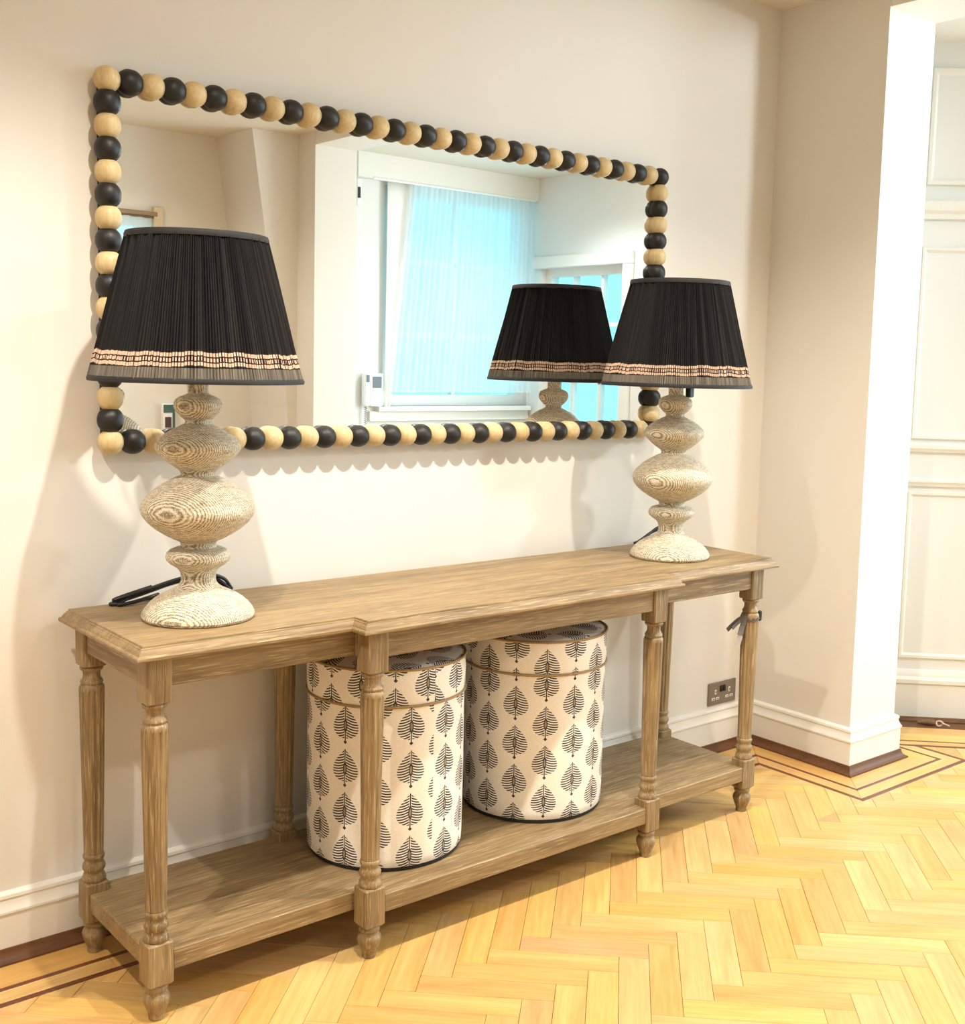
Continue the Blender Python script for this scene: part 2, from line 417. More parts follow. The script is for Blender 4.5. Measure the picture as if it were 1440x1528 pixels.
def in_view(c):
    p = view_inv @ Vector((c.x, c.y, 0))
    if p.z > -0.3: return False
    u = 800.45 + 1742.86 * p.x / -p.z; v = 718.5 - 1742.86 * p.y / -p.z
    return -90 < u < 1530 and v < 1640
blocks = []
for a0_, a1_, b0_, b1_, o in cell:
    poly = [tuple(w2(a0_, b0_)), tuple(w2(a1_, b0_)), tuple(w2(a1_, b1_)), tuple(w2(a0_, b1_))]
    if parea(poly) < 0: poly.reverse()
    c = w2((a0_ + a1_) / 2, (b0_ + b1_) / 2)
    if c.x < -3.4 or c.x > RX + .2 or c.y < -4.0 or c.y > 0.2: continue
    p = clip(poly, 0, 1, BORD_OUT); p = clip(p, 1, 1, SPL) if len(p) > 2 else p
    p = clip(p, 1, 0, RX) if len(p) > 2 else p
    p = clip(p, -1, 0, 3.2) if len(p) > 2 else p
    p = clip(p, 0, -1, 3.88) if len(p) > 2 else p
    if parea(p) < 2e-4: continue
    pcs = [p]
    if max(q[0] for q in p) > PL and max(q[1] for q in p) > PF and min(q[0] for q in p) < PR:
        A = clip(p, 0, 1, PF)
        up = clip(p, 0, -1, -PF)
        B = clip(up, 1, 0, PL) if len(up) > 2 else []; C = clip(up, -1, 0, -PR) if len(up) > 2 else []
        if parea(A) < 1e-4 and parea(B) > 1e-4 and parea(C) < 1e-4: pcs = [B]
        elif parea(A) > 1e-4 and parea(B) < 1e-4 and parea(C) < 1e-4: pcs = [A]
        else: pcs = [z for z in (A, B, C) if parea(z) > 1e-4]
    ang = -math.pi / 4 if o == 0 else math.pi / 4
    for z in pcs:
        if parea(z) < 1e-4: continue
        blocks.append((z, c, ang, abs(parea(z) - BL * BW) < 1e-6))
def cam_d2(bk): return (bk[1] - Vector((-1.84, -2.6))).length
vis = sorted([bk for bk in blocks if in_view(bk[1])], key=cam_d2)
near_set = vis[:300]; near_ids = set(id(b) for b in near_set)
for bk in blocks:
    z, c, ang, full = bk
    if id(bk) in near_ids:
        if full and full_mesh is not None:
            ob = bpy.data.objects.new('floor_block', full_mesh); COL.objects.link(ob); ob.parent = floor
        else:
            ob = prism([to_local(q, c, ang) for q in z]).build('floor_block', FLOOR_OAK, floor)
            if full: full_mesh = ob.data
        ob.location = (c.x, c.y, random.uniform(-0.0003, 0.0)); ob.rotation_euler = (0, 0, ang)
    else:
        m_ = prism(z); far.add(m_.v, m_.f)
fo = far.build('parquet', FLOOR_OAK, floor); fo['kind'] = 'stuff'
# border boards and walnut lines along walls (left to right, mitred at the pier)
def strip(name, mat, pth, d0, d1, lim=None):
    """one border board per straight run between distances d0..d1 from the path"""
    path = [Vector(p) for p in pth]; n = len(path)
    def pt(i, d):
        ns = []
        if i > 0: e = (path[i] - path[i - 1]).normalized(); ns.append(Vector((-e.y, e.x)))
        if i < n - 1: e = (path[i + 1] - path[i]).normalized(); ns.append(Vector((-e.y, e.x)))
        k = ns[0] if len(ns) == 1 else (ns[0] + ns[1]) / (1 + ns[0].dot(ns[1]))
        return path[i] + k * d
    for i in range(n - 1):
        q = [tuple(pt(i, d0)), tuple(pt(i + 1, d0)), tuple(pt(i + 1, d1)), tuple(pt(i, d1))]
        if parea(q) < 0: q.reverse()
        if lim: q = clip(q, 1, 1, lim)
        if parea(q) < 1e-4: continue
        mid = (path[i] + path[i + 1]) / 2; e = path[i + 1] - path[i]; ang = math.atan2(e.y, e.x)
        L = e.length; nseg = max(1, int(L / 1.1)) if name == 'border_board' else 1
        loc = [to_local(p, mid, ang) for p in q]
        for sgm in range(nseg):
            x0 = min(p[0] for p in loc); x1 = max(p[0] for p in loc)
            c0, c1 = x0 + (x1 - x0) * sgm / nseg, x0 + (x1 - x0) * (sgm + 1) / nseg
            z = clip(clip(loc, 1, 0, c1), -1, 0, -c0)
            ob = prism(z, g=0.0004).build(name, mat, floor); ob.location = (mid.x, mid.y, -0.0002); ob.rotation_euler = (0, 0, ang)
bp = [(PX1, -0.02), (PX1, PY), (PX0, PY), (PX0, 0.022), (-3.2, 0.022)]
for nm, mt, d0, d1 in (('border_board', FLOOR_OAK, 0.015, 0.110), ('inlay_line', WALNUT, 0.110, 0.1235), ('border_board', FLOOR_OAK, 0.1235, 0.171), ('inlay_line', WALNUT, 0.171, 0.187)):
    strip(nm, mt, bp, d0, d1, 1.5515)
sp = [splay_pt(2.62), splay_pt(1.72)]
for nm, mt, d0, d1 in (('threshold_board', WALNUT_DARK, 0.02, 0.125), ('border_board', FLOOR_OAK, 0.125, 0.205), ('border_board', FLOOR_OAK, 0.205, 0.285), ('inlay_line', WALNUT, 0.285, 0.297), ('border_board', FLOOR_OAK, 0.297, 0.335), ('inlay_line', WALNUT, 0.335, 0.352)):
    strip(nm, mt, sp, d0, d1)

# ------------------------------------------------------------------ console table
table = tag(empty('console_table', (0, 0, 0)), 'long limed oak breakfront console table with turned legs and low shelf', 'console table')
AX, BXX, YO, YI, YBK = 0.928, 0.451, -0.394, -0.447, -0.047
def outline(ox, oyf, oyb, st):
    return [(-AX - ox, YBK + oyb), (-AX - ox, YO - oyf), (-BXX - st, YO - oyf), (-BXX - st, YI - oyf), (BXX + st, YI - oyf), (BXX + st, YO - oyf), (AX + ox, YO - oyf), (AX + ox, YBK + oyb)]
top = outline(0.057, 0.057, 0.040, 0.057)
if parea(top) < 0: top.reverse()
mb = MB(); prof = [(0.010, 0.7615), (0.001, 0.7615), (0.0, 0.7635), (0.0, 0.768), (0.002, 0.7705), (0.0055, 0.7715), (0.0065, 0.774), (0.009, 0.7785), (0.0125, 0.782), (0.0135, 0.7845), (0.016, 0.7855), (0.0165, 0.789), (0.018, 0.790)]
mb.rings([[(x, y, z) for x, y in offset(top, d)] for d, z in prof], cap=True)
mb.build('table_top', OAK[0], table, smooth=22)
def apron(ax, x0, x1, y0, y1):
    mb = MB(); mb.box(x0, x1, y0, y1, 0.697, 0.762, bev=0.0015); mb.build('apron', OAK[ax], table)
h = 0.0265
apron(0, -AX + h, -BXX - h, YO - 0.020, YO - 0.002); apron(0, BXX + h, AX - h, YO - 0.020, YO - 0.002); apron(0, -BXX + h, BXX - h, YI - 0.020, YI - 0.002)
apron(1, -AX - 0.019, -AX - 0.001, YO + h, YBK - h); apron(1, AX + 0.001, AX + 0.019, YO + h, YBK - h)
apron(0, -AX + h, AX - h, YBK + 0.004, YBK + 0.022)
apron(1, -BXX - h, -BXX + h, YI + h, YO + 0.03); apron(1, BXX - h, BXX + h, YI + h, YO + 0.03)
sh = outline(0.018, 0.021, 0.020, 0.021)
if parea(sh) < 0: sh.reverse()
mb = MB(); mb.rings([[(x, y, z) for x, y in offset(sh, d)] for d, z in ((0.002, 0.103), (0.0, 0.105), (0.0, 0.143), (0.003, 0.146))], cap=True)
shelf = mb.build('shelf', OAK[0], table, smooth=30)
for x0, x1, y in ((-AX + h, -BXX - h, YO), (BXX + h, AX - h, YO), (-BXX + h, BXX - h, YI)):
    boxobj('shelf_lipping', OAK[0], (x0, x1, y - 0.0225, y + 0.012, 0.1035, 0.1468), shelf, bev=0.002)
def make_leg(x, y, first=[None]):
    if first[0] is None:
        def block(z0, z1, hw=0.0265, c=0.0035, e=0.006):
            mb = MB()
            o = lambda d: [(-hw + c + d, -hw + d), (hw - c - d, -hw + d), (hw - d, -hw + c + d), (hw - d, hw - c - d), (hw - c - d, hw - d), (-hw + c + d, hw - d), (-hw + d, hw - c - d), (-hw + d, -hw + c + d)]
            mb.rings([[(px, py, z) for px, py in o(d)] for d, z in ((e, z0), (0, z0 + e), (0, z1 - e * 0.6), (e * 0.6, z1))], cap=True)
            return mb
        pr = [(0.018, 0.666), (0.0235, 0.663), (0.0255, 0.659), (0.0235, 0.654), (0.0195, 0.652), (0.0185, 0.646), (0.0185, 0.640), (0.0205, 0.634), (0.0235, 0.630), (0.0245, 0.626), (0.0225, 0.622), (0.0225, 0.6205), (0.0250, 0.619), (0.0268, 0.614), (0.0272, 0.608)]
        for i in range(11):
            q = i / 10; z = 0.606 - q * (0.606 - 0.236); pr.append((0.0272 - 0.006 * q, z))
        pr += [(0.0212, 0.234), (0.0205, 0.231), (0.0225, 0.229), (0.0240, 0.225), (0.0225, 0.220), (0.0205, 0.217), (0.0205, 0.212), (0.0230, 0.208), (0.0250, 0.202), (0.0245, 0.196), (0.0215, 0.191), (0.0210, 0.187), (0.0230, 0.183), (0.0255, 0.177), (0.0262, 0.171), (0.0240, 0.167), (0.02, 0.166)]
        def fl(t, z): return 1.0 - 0.085 * (0.5 + 0.5 * math.cos(12 * t)) ** 3 if 0.235 < z < 0.607 else 1.0
        mb = MB(); mb.lathe(pr[::-1], 96, flute=fl)
        ft = MB()
        ft.lathe([(0.019, 0.076), (0.0225, 0.073), (0.0245, 0.069), (0.0235, 0.064), (0.0205, 0.061), (0.0215, 0.057), (0.0262, 0.050), (0.0272, 0.044), (0.0262, 0.037), (0.0225, 0.026), (0.0180, 0.015), (0.0155, 0.009), (0.0162, 0.006), (0.0160, 0.001), (0.0150, 0.0)][::-1], 32)
        o = mb.build('leg', OAK[2], table, smooth=40)
        block(0.664, 0.7614, e=0.002).build('top_block', OAK[2], o); block(0.074, 0.168).build('lower_block', OAK[2], o)
        ft.build('foot', OAK[2], o, smooth=40)
        first[0] = o
    else:
        o = copy_tree(first[0], table)
    o.location = (x, y, 0)
for x, y in ((-AX, YO), (-BXX, YI), (BXX, YI), (AX, YO), (-AX, YBK), (-BXX, YBK), (BXX, YBK), (AX, YBK)): make_leg(x, y)

# ------------------------------------------------------------------ mirror
MH = 0.0498
MX, MZ, MP, MY = -0.8596, 1.9446, 0.04952, 0.008
mirror = tag(empty('bead_framed_mirror', (MX + 17.5 * MH, YW, MZ - 16 * MP)), 'long wall mirror framed with alternating black and natural wooden beads', 'mirror')
mo = Vector(mirror.location)
def rel(p): return (p[0] - mo.x, p[1] - mo.y, p[2] - mo.z)
m, nt, b = new_mat('mirror_silver'); b.inputs['Base Color'].default_value = (0.93, 0.94, 0.93, 1); b.inputs['Metallic'].default_value = 1; b.inputs['Roughness'].default_value = 0.0
x0, x1, z0, z1 = MX, MX + 35 * MH, MZ - 16 * MP, MZ
boxobj('mirror_glass', m, (x0 - mo.x, x1 - mo.x, 0.018 - mo.y, 0.022 - mo.y, z0 - mo.z, z1 - mo.z), mirror)
for nm, bb in (('backing_rail', (x0 - .012, x1 + .012, .014, .039, z1 - .012, z1 + .012)), ('backing_rail', (x0 - .012, x1 + .012, .014, .039, z0 - .012, z0 + .012)),
               ('backing_stile', (x0 - .012, x0 + .012, .014, .039, z0 + .012, z1 - .012)), ('backing_stile', (x1 - .012, x1 + .012, .014, .039, z0 + .012, z1 - .012))):
    boxobj(nm, BLACKBACK, (bb[0] - mo.x, bb[1] - mo.x, bb[2] - mo.y, bb[3] - mo.y, bb[4] - mo.z, bb[5] - mo.z), mirror)
boxobj('back_board', BLACKBACK, (x0 - mo.x, x1 - mo.x, 0.0222 - mo.y, 0.038 - mo.y, z0 - mo.z, z1 - mo.z), mirror)
protos = {}
def bead(kind, axis, pos):
    key = (kind, axis)
    if key not in protos:
        mb = MB(); pr = []
        if axis == 'c':
            for i in range(13): t = math.pi * i / 12; pr.append((max(0.0285 * math.sin(t), 0.0006), -0.0285 * math.cos(t)))
            mb.lathe(pr, 22, axis=0)
        else:
            H, RR = 0.0254, 0.0288
            for i in range(13):
                t = -1 + 2 * i / 12; zz = math.sin(t * math.pi / 2 * 0.97)
                pr.append((RR * (1 - abs(zz) ** 2.4 * 0.60) ** 0.66, H * zz))
            mb.lathe(pr, 22, axis=0 if axis == 'x' else 2)
        o = mb.build('bead', BLACKBEAD if kind else BEADW, mirror, smooth=60); protos[key] = o.data
    else:
        o = bpy.data.objects.new('bead', protos[key]); COL.objects.link(o); o.parent = mirror
    o.location = rel(pos)
    s = random.uniform(0.985, 1.02); o.scale = (s, s, s) if axis == 'c' else ((1, s, s) if axis == 'x' else (s, s, 1))
    o.rotation_euler = (random.uniform(0, 6.28), 0, 0) if axis != 'z' else (0, 0, random.uniform(0, 6.28))
for i in range(36):
    ax = 'c' if i in (0, 35) else 'x'
    bead(i % 2, ax, (MX + i * MH, MY, MZ)); bead(i % 2, ax, (MX + i * MH, MY, MZ - 16 * MP))
for j in range(1, 16):
    bead(j % 2, 'z', (MX, MY, MZ - j * MP)); bead((j + 1) % 2, 'z', (MX + 35 * MH, MY, MZ - j * MP))

# ------------------------------------------------------------------ lamps
def lamp_wood():
    m, nt, b = new_mat('limed_turned_wood')
    v = coord(nt, 'Object', (1, 1, 1), 0.6, rot=(0.42, 0.30, 0.4))
    w = nt.nodes.new('ShaderNodeTexWave'); w.wave_type = 'RINGS'; w.rings_direction = 'Z'; w.wave_profile = 'SIN'
    w.inputs['Scale'].default_value = 70; w.inputs['Distortion'].default_value = 3.0; w.inputs['Detail'].default_value = 4; w.inputs['Detail Scale'].default_value = 1.3; w.inputs['Detail Roughness'].default_value = 0.6
    lk(nt, v, w.inputs['Vector'])
    n1 = noise(nt, coord(nt, 'Object', (60, 60, 260), 3), 1.0, 4, 0.7); n2 = noise(nt, coord(nt, 'Object', (420, 420, 420), 3), 1.0, 3, 0.6)
    X.nt = nt
    f = X(w.outputs[1]) * 0.26 + X(n1) * 0.55 + X(n2) * 0.75
    c = ramp(nt, f.v, [(0.58, S(104, 92, 74)), (0.70, S(160, 147, 122)), (0.84, S(204, 194, 172)), (1.05 if 0 else 1.0, S(228, 221, 204))])
    lk(nt, c, b.inputs['Base Color']); b.inputs['Roughness'].default_value = 0.6
    bump(nt, b, f.v, 0.35, 0.0015)
    return m
LAMPW = lamp_wood()
NPL = 216
def shade_mat():
    m, nt, b = new_mat('pleated_black_silk')
    uvn = nt.nodes.new('ShaderNodeUVMap'); s = nt.nodes.new('ShaderNodeSeparateXYZ'); lk(nt, uvn.outputs[0], s.inputs[0])
    X.nt = nt; u = X(s.outputs[0]); v = X(s.outputs[1])
    cb = nt.nodes.new('ShaderNodeCombineXYZ'); lk(nt, (u.fl() * 0.37).v, cb.inputs[0])
    wn = nt.nodes.new('ShaderNodeTexWhiteNoise'); wn.noise_dimensions = '1D'; lk(nt, u.fl().v, wn.inputs['W'])
    rnd = X(wn.outputs[0])
    vv = v + (rnd - 0.5) * 0.007 + (u * 0.42).sin() * 0.004 + (u * 0.113).sin() * 0.004
    edge = (u.fr() - 0.5).abs().lt(rnd * 0.12 + 0.34)
    def between(a, b2): return vv.gt(a) * vv.lt(b2)
    rows = (between(0.102, 0.126) + between(0.168, 0.193)) * edge
    mid = between(0.135, 0.159) * (u.fr() - 0.5).abs().lt(rnd * 0.25 + 0.14)
    cream = rows.mx(mid)
    grey = v.lt(0.092)
    band = between(0.096, 0.200)
    n = noise(nt, coord(nt, 'UV', (1.7, 1.2, 1)), 1.0, 4, 0.65)
    base = ramp(nt, n, [(0.3, S(9, 8, 9)), (0.52, S(12, 11, 11)), (0.78, S(33, 31, 30))])
    greyc = ramp(nt, n, [(0.3, S(70, 66, 60)), (0.7, S(128, 120, 108))])
    c = mixc(nt, grey, base, greyc); c = mixc(nt, band, c, S(44, 26, 24)); c = mixc(nt, cream, c, S(200, 172, 150))
    lk(nt, c, b.inputs['Base Color']); b.inputs['Roughness'].default_value = 0.75
    b.inputs['Specular IOR Level'].default_value = 0.25
    return m
SHADE = shade_mat(); TRIM = plain('black_trim', S(24, 22, 23), 0.75, 0, 0.3, 200); LINING = plain('shade_lining', S(214, 206, 190), 0.8)
SB, ST, RB, RT = 1.300, 1.599, 0.2195, 0.1430
def make_lamp(loc, label, switch=True):
    root = tag(empty('table_lamp', loc), label, 'lamp', 'pair of pleated table lamps')
    k = 0.00147 / 3.6 * 0.985
    pr = [(95, 55), (150, 54), (158, 66), (168, 95), (182, 115), (200, 125), (222, 126), (242, 119), (262, 102), (280, 84), (290, 70), (300, 67), (310, 70), (316, 84), (330, 112), (350, 150), (375, 186), (400, 212), (425, 224), (445, 223), (470, 206), (500, 174), (530, 137), (550, 106), (560, 96), (572, 91), (584, 95), (590, 112), (605, 142), (630, 186), (660, 230), (695, 268), (730, 292), (762, 300), (795, 291), (830, 266), (865, 226), (895, 180), (918, 138), (930, 110), (940, 96), (955, 92), (966, 98), (972, 126), (982, 150), (998, 166), (1018, 172), (1038, 165), (1056, 146), (1072, 120), (1086, 104), (1100, 96), (1120, 92), (1145, 92), (1160, 97), (1176, 110), (1192, 134), (1208, 168), (1226, 205), (1248, 238), (1272, 264), (1296, 284), (1316, 296), (1332, 299), (1345, 292), (1349, 280)]
    mb = MB(); mb.lathe([(max(hw * k * 0.985, 0.001), (1349 - y) * k) for y, hw in reversed(pr)], 72)
    mb.build('turned_base', LAMPW, root, smooth=38)
    z0, z1 = SB - 0.79, ST - 0.79
    # pleated shade
    rnd = random.Random(3); depth = [rnd.choice((0.35, 0.6, 0.8, 1.0, 1.0)) for _ in range(NPL)]; wid = [rnd.uniform(0.35, 0.65) for _ in range(NPL)]
    mb = MB(); rows = [0, .03, .06, .1, .2, .35, .5, .65, .8, .9, .97, 1]; SEG = 5; vs = []; fs = []; uvs = []
    nt_ = NPL * SEG
    for q in rows:
        R0 = RB + (RT - RB) * q; z = z0 + (z1 - z0) * q
        for i in range(NPL):
            for g in range(SEG):
                tt = (i + g / SEG) * 2 * math.pi / NPL
                x = g / SEG; amp = 0.0070 * depth[i] * (0.75 + 0.25 * math.sin(q * 3 + i))
                bump_ = [0, 0.75, 1, 0.85, 0.45][g]
                rr = R0 - 0.0052 + amp * bump_
                vs.append((rr * math.cos(tt), rr * math.sin(tt), z))
    for r_ in range(len(rows) - 1):
        for i in range(nt_):
            j = (i + 1) % nt_
            fs.append((r_ * nt_ + i, r_ * nt_ + j, (r_ + 1) * nt_ + j, (r_ + 1) * nt_ + i))
            u0, u1 = i / SEG + 0.001, (i + 1) / SEG - 0.001
            uvs.append([(u0, rows[r_]), (u1, rows[r_]), (u1, rows[r_ + 1]), (u0, rows[r_ + 1])])
    mb.add(vs, fs, uvs)
    shade = mb.build('lamp_shade', SHADE, root, smooth=60)
    mb = MB(); mb.lathe([(RB - 0.0085, z0 + .002), (RT - 0.0085, z1 - .002)], 96, cap=False); mb.build('shade_lining', LINING, shade, smooth=60)
    def hoop(name, r, za, zb, rb=None):
        rb = rb or r
        mb = MB(); mb.rings([[(q * math.cos(2 * math.pi * i / 120), q * math.sin(2 * math.pi * i / 120), z) for i in range(120)] for q, z in ((r - .010, za), (r + .001, za), (r + 0.002, (za + zb) / 2), (rb + .001, zb), (rb - .010, zb))], loop=True)
        mb.build(name, TRIM, shade, smooth=40)
    hoop('bottom_trim', RB, z0 - .004, z0 + .007, RB - 0.002); hoop('top_trim', RT + .0015, z1 - .010, z1 + .003, RT)
    # fitting: neck tube, lamp holder, spider
    mb = MB(); mb.lathe([(0.012, z0 - 0.03), (0.012, z0 + 0.03), (0.021, z0 + 0.032), (0.021, z0 + 0.09), (0.016, z0 + 0.095)], 24); mb.build('lamp_holder', BLACKPL, root, smooth=40)
    if switch:
        mb = MB(); mb.box(0.026, 0.046, -0.032, -0.012, z0 - 0.035, z0 + 0.02, bev=0.003); mb.build('switch', BLACKPL, root)
    mb = MB()
    zs = z0 + 0.075
    for a in range(3):
        t = a * 2 * math.pi / 3 + 0.5
        rr = RT - 0.007
        mb.tube([(0.022 * math.cos(t), 0.022 * math.sin(t), zs), (0.6 * rr * math.cos(t), 0.6 * rr * math.sin(t), zs + 0.09), (rr * math.cos(t), rr * math.sin(t), z1 - 0.006)], 0.0018, 6)
    mb.tube([(0.024 * math.cos(2 * math.pi * i / 24), 0.024 * math.sin(2 * math.pi * i / 24), zs) for i in range(24)], 0.002, 6, closed=True)
    mb.build('shade_spider', STEEL, shade, smooth=40)
    mb = MB(); pr = [(0.0006, z0 + 0.19), (0.016, z0 + 0.187), (0.026, z0 + 0.175), (0.03, z0 + 0.16), (0.027, z0 + 0.14), (0.018, z0 + 0.115), (0.014, z0 + 0.095)]
    mb.lathe(pr, 20); mb.build('bulb', WHITEPL, root, smooth=60)
    return root
lampL = make_lamp((-0.771, -0.253, 0.790), 'left pleated black lampshade lamp on whitewashed turned wooden base', False)
lampR = make_lamp((0.713, -0.253, 0.790), 'right pleated black lampshade lamp on whitewashed turned wooden base')
def cord(lamp, pts, bundle=None):
    o = lamp.location
    def sm(p, n=8):
        p = [Vector(q) for q in p]; out = []
        for i in range(len(p) - 1):
            a, b, c, d = p[max(i - 1, 0)], p[i], p[i + 1], p[min(i + 2, len(p) - 1)]
            for j in range(n):
                t = j / n
                out.append(0.5 * ((2 * b) + (c - a) * t + (2 * a - 5 * b + 4 * c - d) * t * t + (3 * b - a - 3 * c + d) * t ** 3))
        out.append(p[-1]); return out
    mb = MB(); mb.tube([q - o for q in sm(pts)], 0.0036, 8)
    c = mb.build('power_cord', BLACKPL, lamp, smooth=50)
    if bundle:
        for q in bundle:
            mb = MB(); mb.tube([w - o for w in sm(q)], 0.0042, 8); mb.build('cord_loop', BLACKPL, c, smooth=50)
z = 0.7945
cord(lampL, [(-0.74, -0.15, z), (-0.70, -0.10, z), (-0.66, -0.07, z), (-0.605, -0.058, z + .002), (-0.60, -0.04, z), (-0.66, -0.03, z), (-0.74, -0.03, z), (-0.80, -0.035, z)],
     [[(-0.69, -0.060, z + .046), (-0.74, -0.052, z + .036), (-0.79, -0.050, z + .024), (-0.84, -0.052, z + .012), (-0.872, -0.058, z + .002), (-0.884, -0.046, z), (-0.868, -0.034, z), (-0.82, -0.036, z + .010), (-0.76, -0.040, z + .026)],
      [(-0.70, -0.066, z + .050), (-0.75, -0.060, z + .040), (-0.80, -0.060, z + .028), (-0.85, -0.062, z + .018), (-0.880, -0.054, z + .010), (-0.850, -0.046, z + .016), (-0.79, -0.048, z + .030)],
      [(-0.70, -0.050, z + .040), (-0.75, -0.046, z + .030), (-0.80, -0.044, z + .018), (-0.85, -0.046, z + .006), (-0.874, -0.066, z + .001), (-0.84, -0.070, z + .004), (-0.78, -0.064, z + .014)],
      [(-0.68, -0.055, z + .046), (-0.65, -0.055, z + .040), (-0.625, -0.056, z + .026), (-0.604, -0.058, z + .006)],
      [(-0.68, -0.062, z + .050), (-0.65, -0.062, z + .046), (-0.618, -0.060, z + .032), (-0.598, -0.052, z + .008)],
      [(-0.68, -0.050, z + .040), (-0.645, -0.050, z + .034), (-0.620, -0.048, z + .018), (-0.592, -0.046, z + .004)]])
cord(lampR, [(0.74, -0.15, z), (0.78, -0.09, z), (0.80, -0.06, z), (0.79, -0.03, z), (0.83, -0.022, z), (0.88, -0.03, z)],
     [[(0.90, -0.04, z + .042), (0.87, -0.036, z + .034), (0.84, -0.034, z + .020), (0.81, -0.036, z + .006), (0.795, -0.045, z)],
      [(0.90, -0.05, z + .048), (0.875, -0.046, z + .044), (0.845, -0.044, z + .028), (0.815, -0.046, z + .012), (0.800, -0.055, z + .001)],
      [(0.90, -0.03, z + .036), (0.86, -0.028, z + .024), (0.83, -0.026, z + .010), (0.80, -0.030, z)]])

# ------------------------------------------------------------------ leaf print stools
ROWH = 0.1045
def leaf_mat(name, swap=False):
    m, nt, b = new_mat(name)
    uvn = nt.nodes.new('ShaderNodeUVMap'); s = nt.nodes.new('ShaderNodeSeparateXYZ'); lk(nt, uvn.outputs[0], s.inputs[0])
    X.nt = nt; u = X(s.outputs[0]); v = X(s.outputs[1])
    colm = u.fl(); half = (colm * 0.5).fr()            # 0 or .5
    v2 = v + half; fu = (u.fr() - 0.5).abs(); fv = v2.fr()
    XX = fu / 0.415; Y = (fv - 0.07) / 0.87; yb = (Y - 0.15) / 0.85
    ybp = yb.mx(0.0)
    hw = (ybp + 0.012).sq() * (1.0 - yb) * 2.62
    s_ = (yb + XX * 0.24 - XX * XX * 0.15) * 12.0
    tri = (s_.fr() - 0.5).abs() * 2.0
    stripe = tri.lt(0.56 - XX * 0.10) * XX.lt(hw) * XX.gt(0.075) * yb.gt(0.0) * yb.lt(0.97)
    rib = XX.lt(0.042) * Y.gt(0.06) * yb.lt(0.99)
    ex = XX / 0.15; ey = (yb - 0.40) / 0.21; el = ex * ex + ey * ey
    alm = el.lt(1.0); core = el.lt(0.34)
    tip = (XX / 0.06 + (yb - 0.97).abs() / 0.06).lt(1.0)
    dia = (XX / 0.15 + (Y - 0.05).abs() / 0.055).lt(1.0)
    ink = stripe.mx(rib).mx(alm).mx(dia).mx(tip)
    wn = noise(nt, coord(nt, 'Object', (300, 300, 300)), 1.0, 2)
    cloth = ramp(nt, wn, [(0.3, S(232, 224, 210)), (0.7, S(244, 238, 228))])
    inkc = ramp(nt, noise(nt, coord(nt, 'Object', (25, 25, 25)), 1.0, 3), [(0.35, S(38, 38, 44)), (0.7, S(74, 72, 78))])
    c = mixc(nt, ink, cloth, inkc); c = mixc(nt, core, c, S(150, 128, 104))
    lk(nt, c, b.inputs['Base Color']); b.inputs['Roughness'].default_value = 0.85
    bump(nt, b, wn, 0.12, 0.0006)
    return m
LEAF = leaf_mat('leaf_print_linen'); PIPING = plain('tan_piping', S(170, 140, 98), 0.8, 0, 0.2, 200); BASEBLK = plain('black_base', S(30, 28, 28), 0.7)
